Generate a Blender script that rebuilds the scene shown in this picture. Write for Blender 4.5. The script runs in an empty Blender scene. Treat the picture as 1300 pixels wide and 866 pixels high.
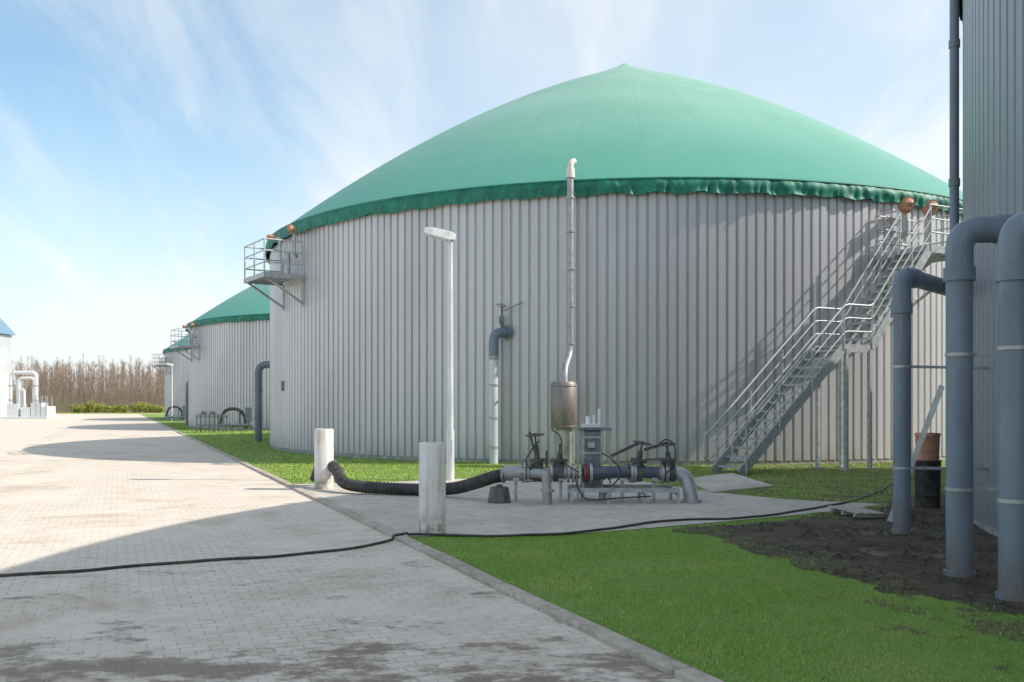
import bpy, math, random
import numpy as np
from mathutils import Vector, Matrix, noise as mnoise
random.seed(7); rng=np.random.default_rng(7)
scene=bpy.context.scene
COL=scene.collection
H=1.7; F=1200.0
R=14.55; C4=(20.22,8.6)
def gp(x,y,z=0.0):
    Y=(H-z)*F/(y-512.0); return Vector(((x-650.0)/F*Y,Y,z))
def sp(x,y,Y):
    return Vector(((x-650.0)/F*Y,Y,H+(512.0-y)*Y/F))
# ---------------------------------------------------------------- materials
def nn(nt,t,**k):
    n=nt.nodes.new(t)
    for a,b in k.items(): setattr(n,a,b)
    return n
def base_mat(name):
    m=bpy.data.materials.new(name); m.use_nodes=True
    nt=m.node_tree; b=nt.nodes['Principled BSDF']
    return m,nt,b
def mth(nt,op,a,b=None,c=None,clamp=False):
    n=nn(nt,'ShaderNodeMath',operation=op); n.use_clamp=clamp
    for i,v in enumerate((a,b,c)):
        if v is None: continue
        if isinstance(v,(int,float)): n.inputs[i].default_value=v
        else: nt.links.new(v,n.inputs[i])
    return n.outputs[0]
def mixc(nt,f,a,b,mode='MIX'):
    n=nn(nt,'ShaderNodeMix',data_type='RGBA',blend_type=mode)
    for s,v in ((0,f),(6,a),(7,b)):
        if isinstance(v,(int,float)): n.inputs[s].default_value=v
        elif isinstance(v,tuple): n.inputs[s].default_value=(v[0],v[1],v[2],1)
        else: nt.links.new(v,n.inputs[s])
    return n.outputs[2]
def ramp(nt,v,a,b,lo=0.0,hi=1.0):
    n=nn(nt,'ShaderNodeMapRange'); n.interpolation_type='SMOOTHSTEP'
    nt.links.new(v,n.inputs[0]); n.inputs[1].default_value=a; n.inputs[2].default_value=b
    n.inputs[3].default_value=lo; n.inputs[4].default_value=hi
    return n.outputs[0]
def noise(nt,vec,scale,detail=3,rough=.55,dist=0):
    n=nn(nt,'ShaderNodeTexNoise'); n.inputs['Scale'].default_value=scale
    n.inputs['Detail'].default_value=detail; n.inputs['Roughness'].default_value=rough
    n.inputs['Distortion'].default_value=dist
    if vec is not None: nt.links.new(vec,n.inputs['Vector'])
    return n.outputs[0]
def mapping(nt,vec,scale=(1,1,1),rot=(0,0,0)):
    n=nn(nt,'ShaderNodeMapping'); n.inputs['Scale'].default_value=scale; n.inputs['Rotation'].default_value=rot
    nt.links.new(vec,n.inputs['Vector']); return n.outputs[0]
def bump(nt,b,h,strength,dist):
    n=nn(nt,'ShaderNodeBump'); n.inputs['Strength'].default_value=strength; n.inputs['Distance'].default_value=dist
    nt.links.new(h,n.inputs['Height']); nt.links.new(n.outputs[0],b.inputs['Normal'])
def objc(nt): return nn(nt,'ShaderNodeTexCoord').outputs['Object']
def worldc(nt): return nn(nt,'ShaderNodeNewGeometry').outputs['Position']
def simple(name,c,c2=None,rough=.5,metal=0,sc=6,bmp=0.0,stretch=(1,1,1)):
    m,nt,b=base_mat(name)
    if c2 is None: c2=tuple(x*.75 for x in c)
    v=mapping(nt,worldc(nt),stretch)
    n=noise(nt,v,sc,3,.6)
    f=ramp(nt,n,.35,.68)
    nt.links.new(mixc(nt,f,c,c2),b.inputs['Base Color'])
    b.inputs['Roughness'].default_value=rough; b.inputs['Metallic'].default_value=metal
    if bmp>0: bump(nt,b,noise(nt,v,sc*8,2),.5,bmp)
    return m
M={}
M['galv']=simple('galvanised_steel',(.46,.47,.48),(.33,.34,.35),.45,.35,9)
M['railw']=simple('rail_steel',(.54,.55,.56),(.42,.43,.44),.45,.3,9)
def m_pvc():
    m,nt,b=base_mat('grey_plastic_pipe'); p=worldc(nt)
    n1=noise(nt,mapping(nt,p,(1,1,.35)),2.5,4,.65); n2=noise(nt,mapping(nt,p,(8,8,.8)),1.5,4,.7)
    c=mixc(nt,ramp(nt,n1,.35,.7),(.18,.22,.275),(.145,.18,.225)); c=mixc(nt,ramp(nt,n2,.5,.75,0,.55),c,(.28,.29,.31))
    z=nn(nt,'ShaderNodeSeparateXYZ'); nt.links.new(p,z.inputs[0])
    c=mixc(nt,mth(nt,'MULTIPLY',ramp(nt,z.outputs[2],.03,.6,.85,0),ramp(nt,n2,.35,.6)),c,(.18,.145,.11))
    nt.links.new(c,b.inputs['Base Color']); nt.links.new(ramp(nt,n1,.3,.7,.32,.5),b.inputs['Roughness']); return m
M['grey']=m_pvc()
M['lpipe']=simple('light_grey_pipe',(.62,.65,.67),(.5,.53,.56),.35,0,3,0,(1,1,.3))
M['stain']=simple('stainless_pipe',(.42,.415,.42),(.3,.295,.3),.42,.35,5)
M['can']=simple('canister_metal',(.28,.24,.225),(.18,.15,.14),.48,.35,4,0,(1,1,.3))
M['dark']=simple('dark_cast_iron',(.08,.085,.095),(.16,.13,.11),.55,.3,12)
M['housing']=simple('grey_painted_housing',(.2,.215,.23),(.12,.13,.14),.5,.1,7)
M['navy']=simple('blue_grey_rubber_pipe',(.08,.11,.155),(.12,.145,.175),.45,0,6)
M['black']=simple('black_rubber',(.022,.022,.024),(.075,.063,.052),.55,0,8)
M['terra']=simple('terracotta_plastic',(.58,.27,.16),(.44,.21,.14),.5,0,7)
M['red']=simple('red_flange_paint',(.26,.06,.05),(.13,.06,.055),.5,0,10)
M['white']=simple('white_paint',(.8,.8,.79),(.7,.7,.7),.4,0,5)
M['pole']=simple('lamp_pole_paint',(.74,.75,.75),(.62,.63,.64),.4,.1,4,0,(1,1,.4))
M['glass']=simple('lamp_glass',(.7,.7,.68),None,.15)
M['wood']=simple('weathered_wood',(.55,.5,.43),(.36,.32,.28),.8,0,14,.004,(1,6,1))
M['trunk']=simple('hazy_bare_bark',(.52,.38,.31),(.38,.28,.23),.9,0,.3)  # bark lightened: distance haze is mixed into the colour
M['roofblue']=simple('blue_metal_roof',(.16,.27,.37),(.22,.33,.42),.4,0,.4)
M['panelw']=simple('pale_cladding',(.5,.52,.54),(.44,.46,.48),.5,0,.5)
M['aluminium']=simple('aluminium',(.7,.7,.68),(.52,.52,.5),.35,.4,8)
def m_boll():
    m,nt,b=base_mat('bollard_fibre_cement'); p=worldc(nt)
    a=noise(nt,mapping(nt,p,(6,6,.9)),1.5,4,.65); c=mixc(nt,ramp(nt,a,.42,.72),(.75,.71,.68),(.56,.49,.43))
    z=nn(nt,'ShaderNodeSeparateXYZ'); nt.links.new(p,z.inputs[0])
    low=ramp(nt,z.outputs[2],.02,.4,1,0); n2=noise(nt,p,9,4)
    c=mixc(nt,mth(nt,'MULTIPLY',low,ramp(nt,n2,.35,.6)),c,(.32,.25,.19))
    rust=noise(nt,mapping(nt,p,(2,2,1.5)),3.1,4,.7); c=mixc(nt,ramp(nt,rust,.55,.75,0,.6),c,(.42,.27,.18))
    nt.links.new(c,b.inputs['Base Color']); b.inputs['Roughness'].default_value=.8
    bump(nt,b,noise(nt,p,60,2),.4,.006); return m
M['boll']=m_boll()
NP=340
def m_wall(name,ca,cb_,cst):
    m,nt,b=base_mat(name); p=objc(nt)
    s=nn(nt,'ShaderNodeSeparateXYZ'); nt.links.new(p,s.inputs[0])
    ang=mth(nt,'ARCTAN2',s.outputs[1],s.outputs[0])
    pa=mth(nt,'MULTIPLY',ang,(NP/4)/(2*math.pi))
    wn=nn(nt,'ShaderNodeTexWhiteNoise',noise_dimensions='1D'); nt.links.new(mth(nt,'FLOOR',pa),wn.inputs['W'])
    c=mixc(nt,wn.outputs[0],ca,cb_)
    low=ramp(nt,s.outputs[2],0,.9,.5,0); n2=noise(nt,mapping(nt,p,(3,3,.6)),2,3)
    c=mixc(nt,mth(nt,'MULTIPLY',low,ramp(nt,n2,.35,.65)),c,(.32,.285,.25))
    st=noise(nt,mapping(nt,p,(5,5,.1)),1.6,4,.62)
    c=mixc(nt,ramp(nt,st,.45,.78,0,.42),c,cst)
    big=noise(nt,mapping(nt,p,(1,1,.6)),.25,3,.5); c=mixc(nt,ramp(nt,big,.4,.65,0,.3),c,cst)
    fr=mth(nt,'FRACT',pa)
    c=mixc(nt,ramp(nt,fr,.0,.022,.5,0),c,(.14,.14,.16))
    fr3=mth(nt,'FRACT',mth(nt,'MULTIPLY',ang,NP/(2*math.pi)))
    gr=mth(nt,'ABSOLUTE',mth(nt,'SUBTRACT',fr3,.85)); c=mixc(nt,ramp(nt,gr,.03,.09,.35,0),c,(.2,.2,.22))
    nt.links.new(c,b.inputs['Base Color'])
    b.inputs['Metallic'].default_value=.2; b.inputs['Roughness'].default_value=.4
    return m
M['wall']=m_wall('corrugated_metal_cladding',(.545,.525,.55),(.605,.585,.605),(.4,.38,.395))
M['wall_shaded']=m_wall('shaded_corrugated_cladding',(.29,.31,.35),(.33,.35,.39),(.22,.235,.26))  # copy of the tank cladding with the shade of the near tank painted in
def m_dome():
    m,nt,b=base_mat('green_membrane'); p=objc(nt)
    s=nn(nt,'ShaderNodeSeparateXYZ'); nt.links.new(p,s.inputs[0])
    ang=mth(nt,'ARCTAN2',s.outputs[1],s.outputs[0])
    fr=mth(nt,'FRACT',mth(nt,'MULTIPLY',ang,40/(2*math.pi)))
    d=mth(nt,'ABSOLUTE',mth(nt,'SUBTRACT',fr,.5))
    seam=ramp(nt,d,.0,.03,1,0)
    n1=noise(nt,p,.3,3,.5); n2=noise(nt,mapping(nt,p,(1,1,.5)),1.8,4,.6)
    c=mixc(nt,ramp(nt,n1,.35,.7),(.21,.41,.31),(.26,.46,.36))
    c=mixc(nt,ramp(nt,n2,.45,.8,0,.45),c,(.33,.5,.42))
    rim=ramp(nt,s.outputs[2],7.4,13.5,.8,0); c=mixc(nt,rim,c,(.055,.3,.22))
    c=mixc(nt,mth(nt,'MULTIPLY',seam,.22),c,(.07,.26,.19))
    nt.links.new(c,b.inputs['Base Color']); b.inputs['Roughness'].default_value=.48
    b.inputs['Specular IOR Level'].default_value=.5
    bump(nt,b,n1,.3,.12)
    return m
M['dome']=m_dome()
M['skirt']=simple('green_skirt',(.01,.2,.135),(.006,.13,.088),.55,0,2.5)
M['found']=simple('foundation_concrete',(.42,.4,.37),(.28,.26,.23),.9,0,5,.004)
ANG=math.atan2(.3846,.923)
def m_road():
    m,nt,b=base_mat('concrete_pavers'); p=worldc(nt)
    mp=mapping(nt,p,(1,1,1),(0,0,-ANG))
    nv=nn(nt,'ShaderNodeTexNoise'); nv.inputs['Scale'].default_value=3; nv.inputs['Detail'].default_value=1; nt.links.new(mp,nv.inputs['Vector'])
    off=nn(nt,'ShaderNodeVectorMath',operation='MULTIPLY_ADD'); nt.links.new(nv.outputs[1],off.inputs[0])
    off.inputs[1].default_value=(.03,.03,0); nt.links.new(mp,off.inputs[2])
    br=nn(nt,'ShaderNodeTexBrick'); nt.links.new(off.outputs[0],br.inputs['Vector'])
    br.inputs['Scale'].default_value=1; br.inputs['Brick Width'].default_value=.2; br.inputs['Row Height'].default_value=.115
    br.inputs['Mortar Size'].default_value=.0075; br.inputs['Mortar Smooth'].default_value=.55
    br.inputs['Color1'].default_value=(.72,.625,.53,1); br.inputs['Color2'].default_value=(.63,.54,.45,1)
    br.inputs['Mortar'].default_value=(.43,.35,.27,1)
    n1=noise(nt,p,.5,4,.62); n2=noise(nt,p,3.5,4,.7); n3=noise(nt,p,28,3,.6)
    c=mixc(nt,ramp(nt,n1,.46,.62,0,.8),br.outputs[0],(.71,.62,.525))
    c=mixc(nt,ramp(nt,n2,.4,.75,0,.42),c,(.5,.41,.32))
    c=mixc(nt,ramp(nt,n3,.3,.75,0,.3),c,(.78,.7,.61))
    s=nn(nt,'ShaderNodeSeparateXYZ'); nt.links.new(p,s.inputs[0])
    near=ramp(nt,s.outputs[1],5.9,7.2,.15,0)
    far=ramp(nt,s.outputs[1],9,14,.0,-.08)
    w=noise(nt,mapping(nt,p,(1,1.5,1)),1.25,5,.74)
    w2=noise(nt,p,9,3,.6)
    wsum=mth(nt,'ADD',mth(nt,'ADD',w,near),mth(nt,'ADD',far,mth(nt,'MULTIPLY',w2,.16)))
    wet=ramp(nt,wsum,.64,.79)
    oil=ramp(nt,noise(nt,p,.45,5,.72,.4),.5,.7,0,.6)
    c=mixc(nt,oil,c,(.42,.31,.215))
    c=mixc(nt,mth(nt,'MULTIPLY',wet,.8),c,(.175,.122,.08))
    nt.links.new(c,b.inputs['Base Color'])
    nt.links.new(mth(nt,'SUBTRACT',.9,mth(nt,'MULTIPLY',wet,.25)),b.inputs['Roughness'])
    b.inputs['Specular IOR Level'].default_value=.3
    h=mth(nt,'ADD',mth(nt,'MULTIPLY',br.outputs[1],-1.0),mth(nt,'MULTIPLY',n3,.7))
    bump(nt,b,h,.42,.009)
    return m
M['road']=m_road()
def m_conc(name,c1,c2,c3):
    m,nt,b=base_mat(name); p=worldc(nt)
    n1=noise(nt,p,.7,4,.7); n2=noise(nt,p,6,4,.7); n3=noise(nt,p,45,2,.6)
    c=mixc(nt,ramp(nt,n1,.35,.66),c1,c2); c=mixc(nt,ramp(nt,n2,.45,.72,0,.65),c,c3); c=mixc(nt,ramp(nt,n3,.35,.75,0,.3),c,c3)
    nt.links.new(c,b.inputs['Base Color']); b.inputs['Roughness'].default_value=.9
    bump(nt,b,mth(nt,'ADD',n3,n2),.4,.01); return m
M['pad']=m_conc('cast_concrete',(.62,.565,.5),(.49,.435,.37),(.35,.295,.235))
M['kerb']=m_conc('kerb_concrete',(.56,.485,.405),(.43,.36,.29),(.23,.185,.135))
M['yard']=m_conc('dusty_yard',(.72,.645,.55),(.66,.585,.49),(.5,.44,.34))
def m_soil():
    m,nt,b=base_mat('wet_soil'); p=worldc(nt)
    n1=noise(nt,p,1.1,5,.65); n2=noise(nt,p,9,4,.7); n3=noise(nt,p,50,3)
    c=mixc(nt,ramp(nt,n1,.4,.62),(.075,.05,.035),(.17,.12,.08)); c=mixc(nt,ramp(nt,n2,.5,.7,0,.65),c,(.3,.23,.165))
    g_=noise(nt,p,2.7,4,.7); c=mixc(nt,ramp(nt,g_,.56,.68,0,.6),c,(.11,.14,.035))
    nt.links.new(c,b.inputs['Base Color'])
    nt.links.new(ramp(nt,n1,.36,.44,.15,.9),b.inputs['Roughness'])
    bump(nt,b,mth(nt,'ADD',mth(nt,'MULTIPLY',n2,2.0),n3),1.0,.08); return m
M['soil']=m_soil()
def m_lawn():
    m,nt,b=base_mat('lawn_turf'); p=worldc(nt)
    n1=noise(nt,p,.6,3,.6); n2=noise(nt,p,12,4,.7); n3=noise(nt,p,90,2)
    c=mixc(nt,ramp(nt,n1,.35,.7),(.19,.34,.045),(.25,.37,.075)); c=mixc(nt,ramp(nt,n2,.45,.75,0,.5),c,(.3,.28,.12))
    c=mixc(nt,ramp(nt,n3,.4,.7,0,.4),c,(.09,.16,.03))
    s=nn(nt,'ShaderNodeSeparateXYZ'); nt.links.new(p,s.inputs[0])
    ea=mth(nt,'ADD',ramp(nt,s.outputs[0],1.5,4.2,0,.2),noise(nt,p,1.8,4,.7)); c=mixc(nt,ramp(nt,ea,.66,.76),c,(.13,.095,.06))
    nt.links.new(c,b.inputs['Base Color']); b.inputs['Roughness'].default_value=.9
    bump(nt,b,mth(nt,'ADD',n3,n2),.9,.03); return m
M['lawn']=m_lawn()
def m_blade():
    m,nt,b=base_mat('grass_blades'); g=nn(nt,'ShaderNodeNewGeometry')
    p=g.outputs['Position']; n1=noise(nt,p,.9,3,.6); n0=noise(nt,p,.33,2,.5)
    c=mixc(nt,g.outputs['Random Per Island'],(.2,.38,.045),(.35,.53,.09))
    c=mixc(nt,ramp(nt,n1,.42,.7,0,.8),c,(.46,.53,.14))
    s=nn(nt,'ShaderNodeSeparateXYZ'); nt.links.new(p,s.inputs[0])
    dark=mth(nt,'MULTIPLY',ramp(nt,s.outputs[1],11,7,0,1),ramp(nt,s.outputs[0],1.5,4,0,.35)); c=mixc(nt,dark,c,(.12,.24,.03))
    dry=mth(nt,'MULTIPLY',ramp(nt,s.outputs[1],13,16,0,1),ramp(nt,n0,.35,.6,.4,1))
    dry=mth(nt,'MULTIPLY',dry,ramp(nt,s.outputs[0],0,4,.5,1))
    c=mixc(nt,mth(nt,'MULTIPLY',dry,.65),c,(.46,.41,.18))
    nt.links.new(c,b.inputs['Base Color']); b.inputs['Roughness'].default_value=.55
    b.inputs['Specular IOR Level'].default_value=.25
    return m
M['blade']=m_blade()
M['field']=simple('field_grass',(.3,.36,.09),(.38,.41,.15),.95,0,.04)
M['bush']=simple('bush_leaves',(.38,.36,.09),(.22,.26,.06),.7,0,1.2)
# ---------------------------------------------------------------- geometry helper
class Geo:
    def __init__(s): s.v=[]; s.f=[]; s.sm=[]; s.marks=[]
    def mark(s): s.marks.append((len(s.v),len(s.f)))
    def add(s,vs,fs,smooth=False):
        o=len(s.v); s.v+= [Vector(v) for v in vs]
        for f in fs: s.f.append([i+o for i in f]); s.sm.append(smooth)
    def box(s,c,size,rz=0.0):
        s.mark()
        c=Vector(c); hx,hy,hz=[q/2 for q in size]; R_=Matrix.Rotation(rz,3,'Z')
        vs=[c+R_@Vector((x*hx,y*hy,z*hz)) for x in(-1,1) for y in(-1,1) for z in(-1,1)]
        s.add(vs,[(0,1,3,2),(4,6,7,5),(0,4,5,1),(2,3,7,6),(0,2,6,4),(1,5,7,3)]); return s
    def beam(s,p0,p1,w,h):
        s.mark()
        p0=Vector(p0);p1=Vector(p1);d=(p1-p0).normalized()
        up=Vector((0,0,1)) if abs(d.z)<.98 else Vector((1,0,0))
        sx=d.cross(up).normalized(); uz=sx.cross(d).normalized()
        vs=[]
        for p in(p0,p1):
            for a,b in((-1,-1),(1,-1),(1,1),(-1,1)): vs.append(p+sx*a*w/2+uz*b*h/2)
        s.add(vs,[(3,2,1,0),(4,5,6,7),(0,1,5,4),(1,2,6,5),(2,3,7,6),(3,0,4,7)]); return s
    def cyl(s,p0,p1,r0,r1=None,seg=16,caps=True):
        return s.tube([p0,p1],[r0,r0 if r1 is None else r1],seg,caps)
    def tube(s,path,r,seg=12,caps=True):
        s.mark()
        path=[Vector(p) for p in path]; n=len(path)
        if not isinstance(r,(list,tuple)): r=[r]*n
        t0=(path[1]-path[0]).normalized(); up=Vector((0,0,1)) if abs(t0.z)<.9 else Vector((0,1,0))
        nrm=t0.cross(up).normalized(); vs=[]; prev=t0
        for i,p in enumerate(path):
            t=(path[min(i+1,n-1)]-path[max(i-1,0)])
            t=t.normalized() if t.length>1e-9 else prev
            q=prev.rotation_difference(t); nrm=(q@nrm).normalized(); nrm=(nrm-t*nrm.dot(t)).normalized(); prev=t
            bi=t.cross(nrm)
            for k in range(seg):
                a=2*math.pi*k/seg; vs.append(p+(nrm*math.cos(a)+bi*math.sin(a))*r[i])
        fs=[]
        for i in range(n-1):
            for k in range(seg):
                k2=(k+1)%seg; fs.append((i*seg+k,i*seg+k2,(i+1)*seg+k2,(i+1)*seg+k))
        s.add(vs,fs,True)
        if caps:
            s.add(vs[:seg],[tuple(range(seg))[::-1]]); s.add(vs[-seg:],[tuple(range(seg))])
        return s
    def torus(s,c,axis,R_,r,seg=24,sub=8):
        s.mark()
        c=Vector(c); axis=Vector(axis).normalized()
        up=Vector((0,0,1)) if abs(axis.z)<.9 else Vector((1,0,0)); a=axis.cross(up).normalized(); b=axis.cross(a)
        vs=[];fs=[]
        for i in range(seg):
            t=2*math.pi*i/seg; d=a*math.cos(t)+b*math.sin(t)
            for k in range(sub):
                u=2*math.pi*k/sub; vs.append(c+d*(R_+r*math.cos(u))+axis*r*math.sin(u))
        for i in range(seg):
            for k in range(sub):
                fs.append((i*sub+k,((i+1)%seg)*sub+k,((i+1)%seg)*sub+(k+1)%sub,i*sub+(k+1)%sub))
        s.add(vs,fs,True); return s
    def each(s,name,mat,parent,bevel=0,**props):
        mk=s.marks+[(len(s.v),len(s.f))]; out=[]
        for (a,b),(c,d) in zip(mk[:-1],mk[1:]):
            g=Geo(); g.v=s.v[a:c]; g.f=[[i-a for i in f] for f in s.f[b:d]]; g.sm=s.sm[b:d]
            out.append(g.make(name,mat,parent,0,bevel,**props))
        return out
    def make(s,name,mat,parent=None,org=(0,0,0),bevel=0,**props):
        org=Vector(org) if parent is None else Vector(parent['_w'])
        me=bpy.data.meshes.new(name); me.from_pydata([tuple(v-org) for v in s.v],[],s.f)
        me.polygons.foreach_set('use_smooth',s.sm); me.update()
        ob=bpy.data.objects.new(name,me); COL.objects.link(ob); me.materials.append(M[mat])
        if parent is None: ob.location=org
        else:
            ob.parent=parent; ob.location=(0,0,0)
        ob['_w']=tuple(org)
        if bevel>0:
            b=ob.modifiers.new('bevel','BEVEL'); b.width=bevel; b.segments=2; b.limit_method='ANGLE'
        for k,v in props.items(): ob[k]=v
        return ob
def thing(name,loc,label,category,group=None):
    e=bpy.data.objects.new(name,None); e.empty_display_size=.3; COL.objects.link(e); e.location=loc
    e['_w']=tuple(loc); e['label']=label; e['category']=category
    if group: e['group']=group
    return e
def copy_tree(ob,off,parent=None):
    c=ob.copy(); COL.objects.link(c)
    if parent is None: c.location=ob.location+Vector(off)
    else: c.parent=parent
    for ch in ob.children: copy_tree(ch,off,c)
    return c
def catmull(pts,n=10):
    pts=[Vector(p) for p in pts]; P=[pts[0]*2-pts[1]]+pts+[pts[-1]*2-pts[-2]]; out=[]
    for i in range(1,len(P)-2):
        for k in range(n):
            t=k/n; a,b,c,d=P[i-1],P[i],P[i+1],P[i+2]
            out.append(.5*((2*b)+(c-a)*t+(2*a-5*b+4*c-d)*t*t+(3*b-a-3*c+d)*t**3))
    out.append(pts[-1]); return out
def bend(pts,rad,n=7):
    pts=[Vector(p) for p in pts]; out=[pts[0]]
    for i in range(1,len(pts)-1):
        a=(pts[i-1]-pts[i]); b=(pts[i+1]-pts[i]); r=min(rad,a.length*.49,b.length*.49)
        a=pts[i]+a.normalized()*r; b=pts[i]+b.normalized()*r
        for k in range(n+1):
            t=k/n; out.append(a*(1-t)**2+pts[i]*2*t*(1-t)+b*t*t) 
    out.append(pts[-1]); return out
def sheet(name,pts,z,mat,jit=0,step=.4,**props):
    P=[]
    n=len(pts)
    for i in range(n):
        a=Vector((pts[i][0],pts[i][1])); b=Vector((pts[(i+1)%n][0],pts[(i+1)%n][1]))
        if jit==0: P.append(a); continue
        k=max(1,int((b-a).length/step)); nr=Vector((-(b-a).y,(b-a).x)).normalized()
        for j in range(k):
            q=a+(b-a)*j/k; o=mnoise.noise(Vector((q.x*1.3,q.y*1.3,z*9)))+.5*mnoise.noise(Vector((q.x*4,q.y*4,5)))+.3*mnoise.noise(Vector((q.x*11,q.y*11,2)))
            P.append(q+nr*o*jit)
    me=bpy.data.meshes.new(name); me.from_pydata([(p.x,p.y,z) for p in P],[],[tuple(range(len(P)))])
    me.update()
    if me.polygons[0].normal.z<0: me.flip_normals()
    ob=bpy.data.objects.new(name,me); COL.objects.link(ob); me.materials.append(M[mat]); ob['kind']='structure'
    for k,v in props.items(): ob[k]=v
    return ob,P
KA,KB=3.42,-.4167
def kx(Y): return KA+KB*Y
# ---------------------------------------------------------------- setting
sheet('ground',[(-2500,-300),(2500,-300),(2500,3500),(-2500,3500)],0,'field')
sheet('yard',[(-140,-12),(kx(-12)-7,-12),(kx(146)-7,146),(-140,146)],.006,'yard')
sheet('road',[(kx(-12)-7.1,-12),(kx(-12)+.02,-12),(kx(146)+.02,146),(kx(146)-7.1,146)],.012,'road')
sheet('lawn',[(kx(-12)+.1,-12),(70,-12),(70,146),(kx(146)+.1,146)],.03,'lawn')
ZP=.04
padpts=[(kx(19.4)+.165,19.4),(kx(11.75)+.165,11.75),tuple(gp(700,684).xy),tuple(gp(870,670).xy),tuple(gp(1060,652).xy),tuple(gp(1120,643).xy),tuple(gp(1000,637).xy),
        tuple(gp(930,630).xy),tuple(gp(880,624).xy),tuple(gp(800,611).xy),tuple(gp(640,608).xy),tuple(gp(500,614).xy)]
_,PADP=sheet('pavement',padpts,ZP,'pad',.05,.35)
soilpts=[gp(862,673),gp(960,664),gp(1062,653),gp(1125,642),gp(1150,632),gp(1190,628),Vector((9,16.5,0)),Vector((12,8,0)),Vector((12,3,0)),Vector((6,5.5,0)),
         gp(1300,783),gp(1210,768),gp(1130,758),gp(1060,738),gp(980,706),gp(905,690)]
_,SOILP=sheet('soil',[(p.x,p.y) for p in soilpts],.035,'soil',.36,.1)
slab=Geo()
sl=[gp(868,612),gp(905,629),gp(982,621),gp(930,604)]
zs=(.02,.075); vs=[(p.x,p.y,z) for z in zs for p in sl]
slab.add(vs,[(3,2,1,0),(4,5,6,7),(0,1,5,4),(1,2,6,5),(2,3,7,6),(3,0,4,7)])
o=slab.make('concrete_slab','pad',None,(4.4,19.5,0),.012); o['label']='low concrete slab at the foot of the steel stairs'; o['category']='concrete slab'
kd=Vector((-.3846,.923,0)); kn=Vector((.923,.3846,0)); g=Geo(); p0=Vector((kx(-8),-8,0)); ang=math.atan2(kd.y,kd.x)
for i in range(166):
    c=p0+kd*(i+.5)+kn*(.075+random.uniform(-.008,.008)); g.box((c.x,c.y,-.043+random.uniform(-.005,.005)),(.985,.15,.2),ang+random.uniform(-.008,.008))
g.make('kerb','kerb',None,(0,0,0),.016,kind='structure')
# ---------------------------------------------------------------- tanks
def tank(name,C,Hw,label,hd=8.1,npitch=NP,wm='wall'):
    root=thing(name,(C[0],C[1],0),label,'storage tank','round storage tanks along the road')
    C=Vector((C[0],C[1],0))
    prof=[(0,0),(.70,0),(.76,-.045),(.94,-.045)]
    rr=[];
    for i in range(npitch):
        for f,dr in prof: rr.append((2*math.pi*(i+f)/npitch,R+dr))
    n=len(rr); vs=[];fs=[]
    for z in(.14,Hw):
        for a,r in rr: vs.append(C+Vector((r*math.cos(a),r*math.sin(a),z)))
    for i in range(n): fs.append((i,(i+1)%n,n+(i+1)%n,n+i))
    g=Geo(); g.add(vs,fs); w=g.make('wall',wm,root)
    g=Geo(); g.cyl(C+Vector((0,0,0)),C+Vector((0,0,.16)),R-.02,R-.02,180); g.make('foundation','found',root)
    seg=200;rings=44;vs=[];fs=[];z0=Hw+.34;R1=R+.08
    for j in range(rings):
        s=1-j/rings
        m_=.42
        z=z0+hd*(m_*(1-s*s)+(1-m_)*(1-s))
        z+=.16*math.exp(-(s*R/1.3)**2)*1.0
        for k in range(seg):
            a=2*math.pi*k/seg
            vs.append(C+Vector((R1*s*math.cos(a),R1*s*math.sin(a),z)))
    vs.append(C+Vector((0,0,z0+hd+.16)))
    for j in range(rings-1):
        for k in range(seg): fs.append((j*seg+k,j*seg+(k+1)%seg,(j+1)*seg+(k+1)%seg,(j+1)*seg+k))
    for k in range(seg): fs.append(((rings-1)*seg+k,(rings-1)*seg+(k+1)%seg,len(vs)-1))
    g=Geo(); g.add(vs,fs,True); roof=g.make('roof','dome',root)
    g=Geo(); g.cyl(C+Vector((0,0,z0+hd-.2)),C+Vector((0,0,z0+hd+.2)),.75,.12,24); g.make('roof_cap','dome',roof)
    seg=1800;rows=7;vs=[];fs=[]
    for j in range(rows):
        t=j/(rows-1)
        for k in range(seg):
            a=2*math.pi*k/seg
            fold=mnoise.noise(Vector((math.cos(a)*34,math.sin(a)*34,t*.5)))*.25+mnoise.noise(Vector((math.cos(a)*95,math.sin(a)*95,t*1.0)))*.8
            am=.014+.12*t*(.6+.8*max(0,math.cos(a+.9)))
            r=R1+.03+.04*math.sin(math.pi*min(1,t*1.3))+.04*t+fold*am
            z=z0+.01-t*(.41+.07*mnoise.noise(Vector((math.cos(a)*26,math.sin(a)*26,2))))
            vs.append(C+Vector((r*math.cos(a),r*math.sin(a),z)))
    for j in range(rows-1):
        for k in range(seg): fs.append((j*seg+k,(j+1)*seg+k,(j+1)*seg+(k+1)%seg,j*seg+(k+1)%seg))
    g=Geo(); g.add(vs,fs,True)
    g.make('roof_skirt','skirt',roof)
    g=Geo(); g.torus(C+Vector((0,0,z0)),(0,0,1),R1+.03,.04,200,8); g.make('rim_band','skirt',roof)
    return root
C1=(4.77,40.0); OFF2=Vector((-13.9,31.6,0)); OFF3=Vector((-27.2,63.2,0))
T1=tank('storage_tank',C1,7.4,'large round corrugated grey tank with green domed membrane roof')
T2=copy_tree(T1,OFF2); T3=copy_tree(T1,OFF3); T2.scale.z=.93; T3.scale.z=.93
T2['label']='round grey tank with green dome roof beside the grass verge'
T3['label']='most distant round grey tank with green dome roof'
T4=tank('storage_tank',C4,8.5,'round grey corrugated tank with plastic pipes beside it',wm='wall_shaded')
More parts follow.
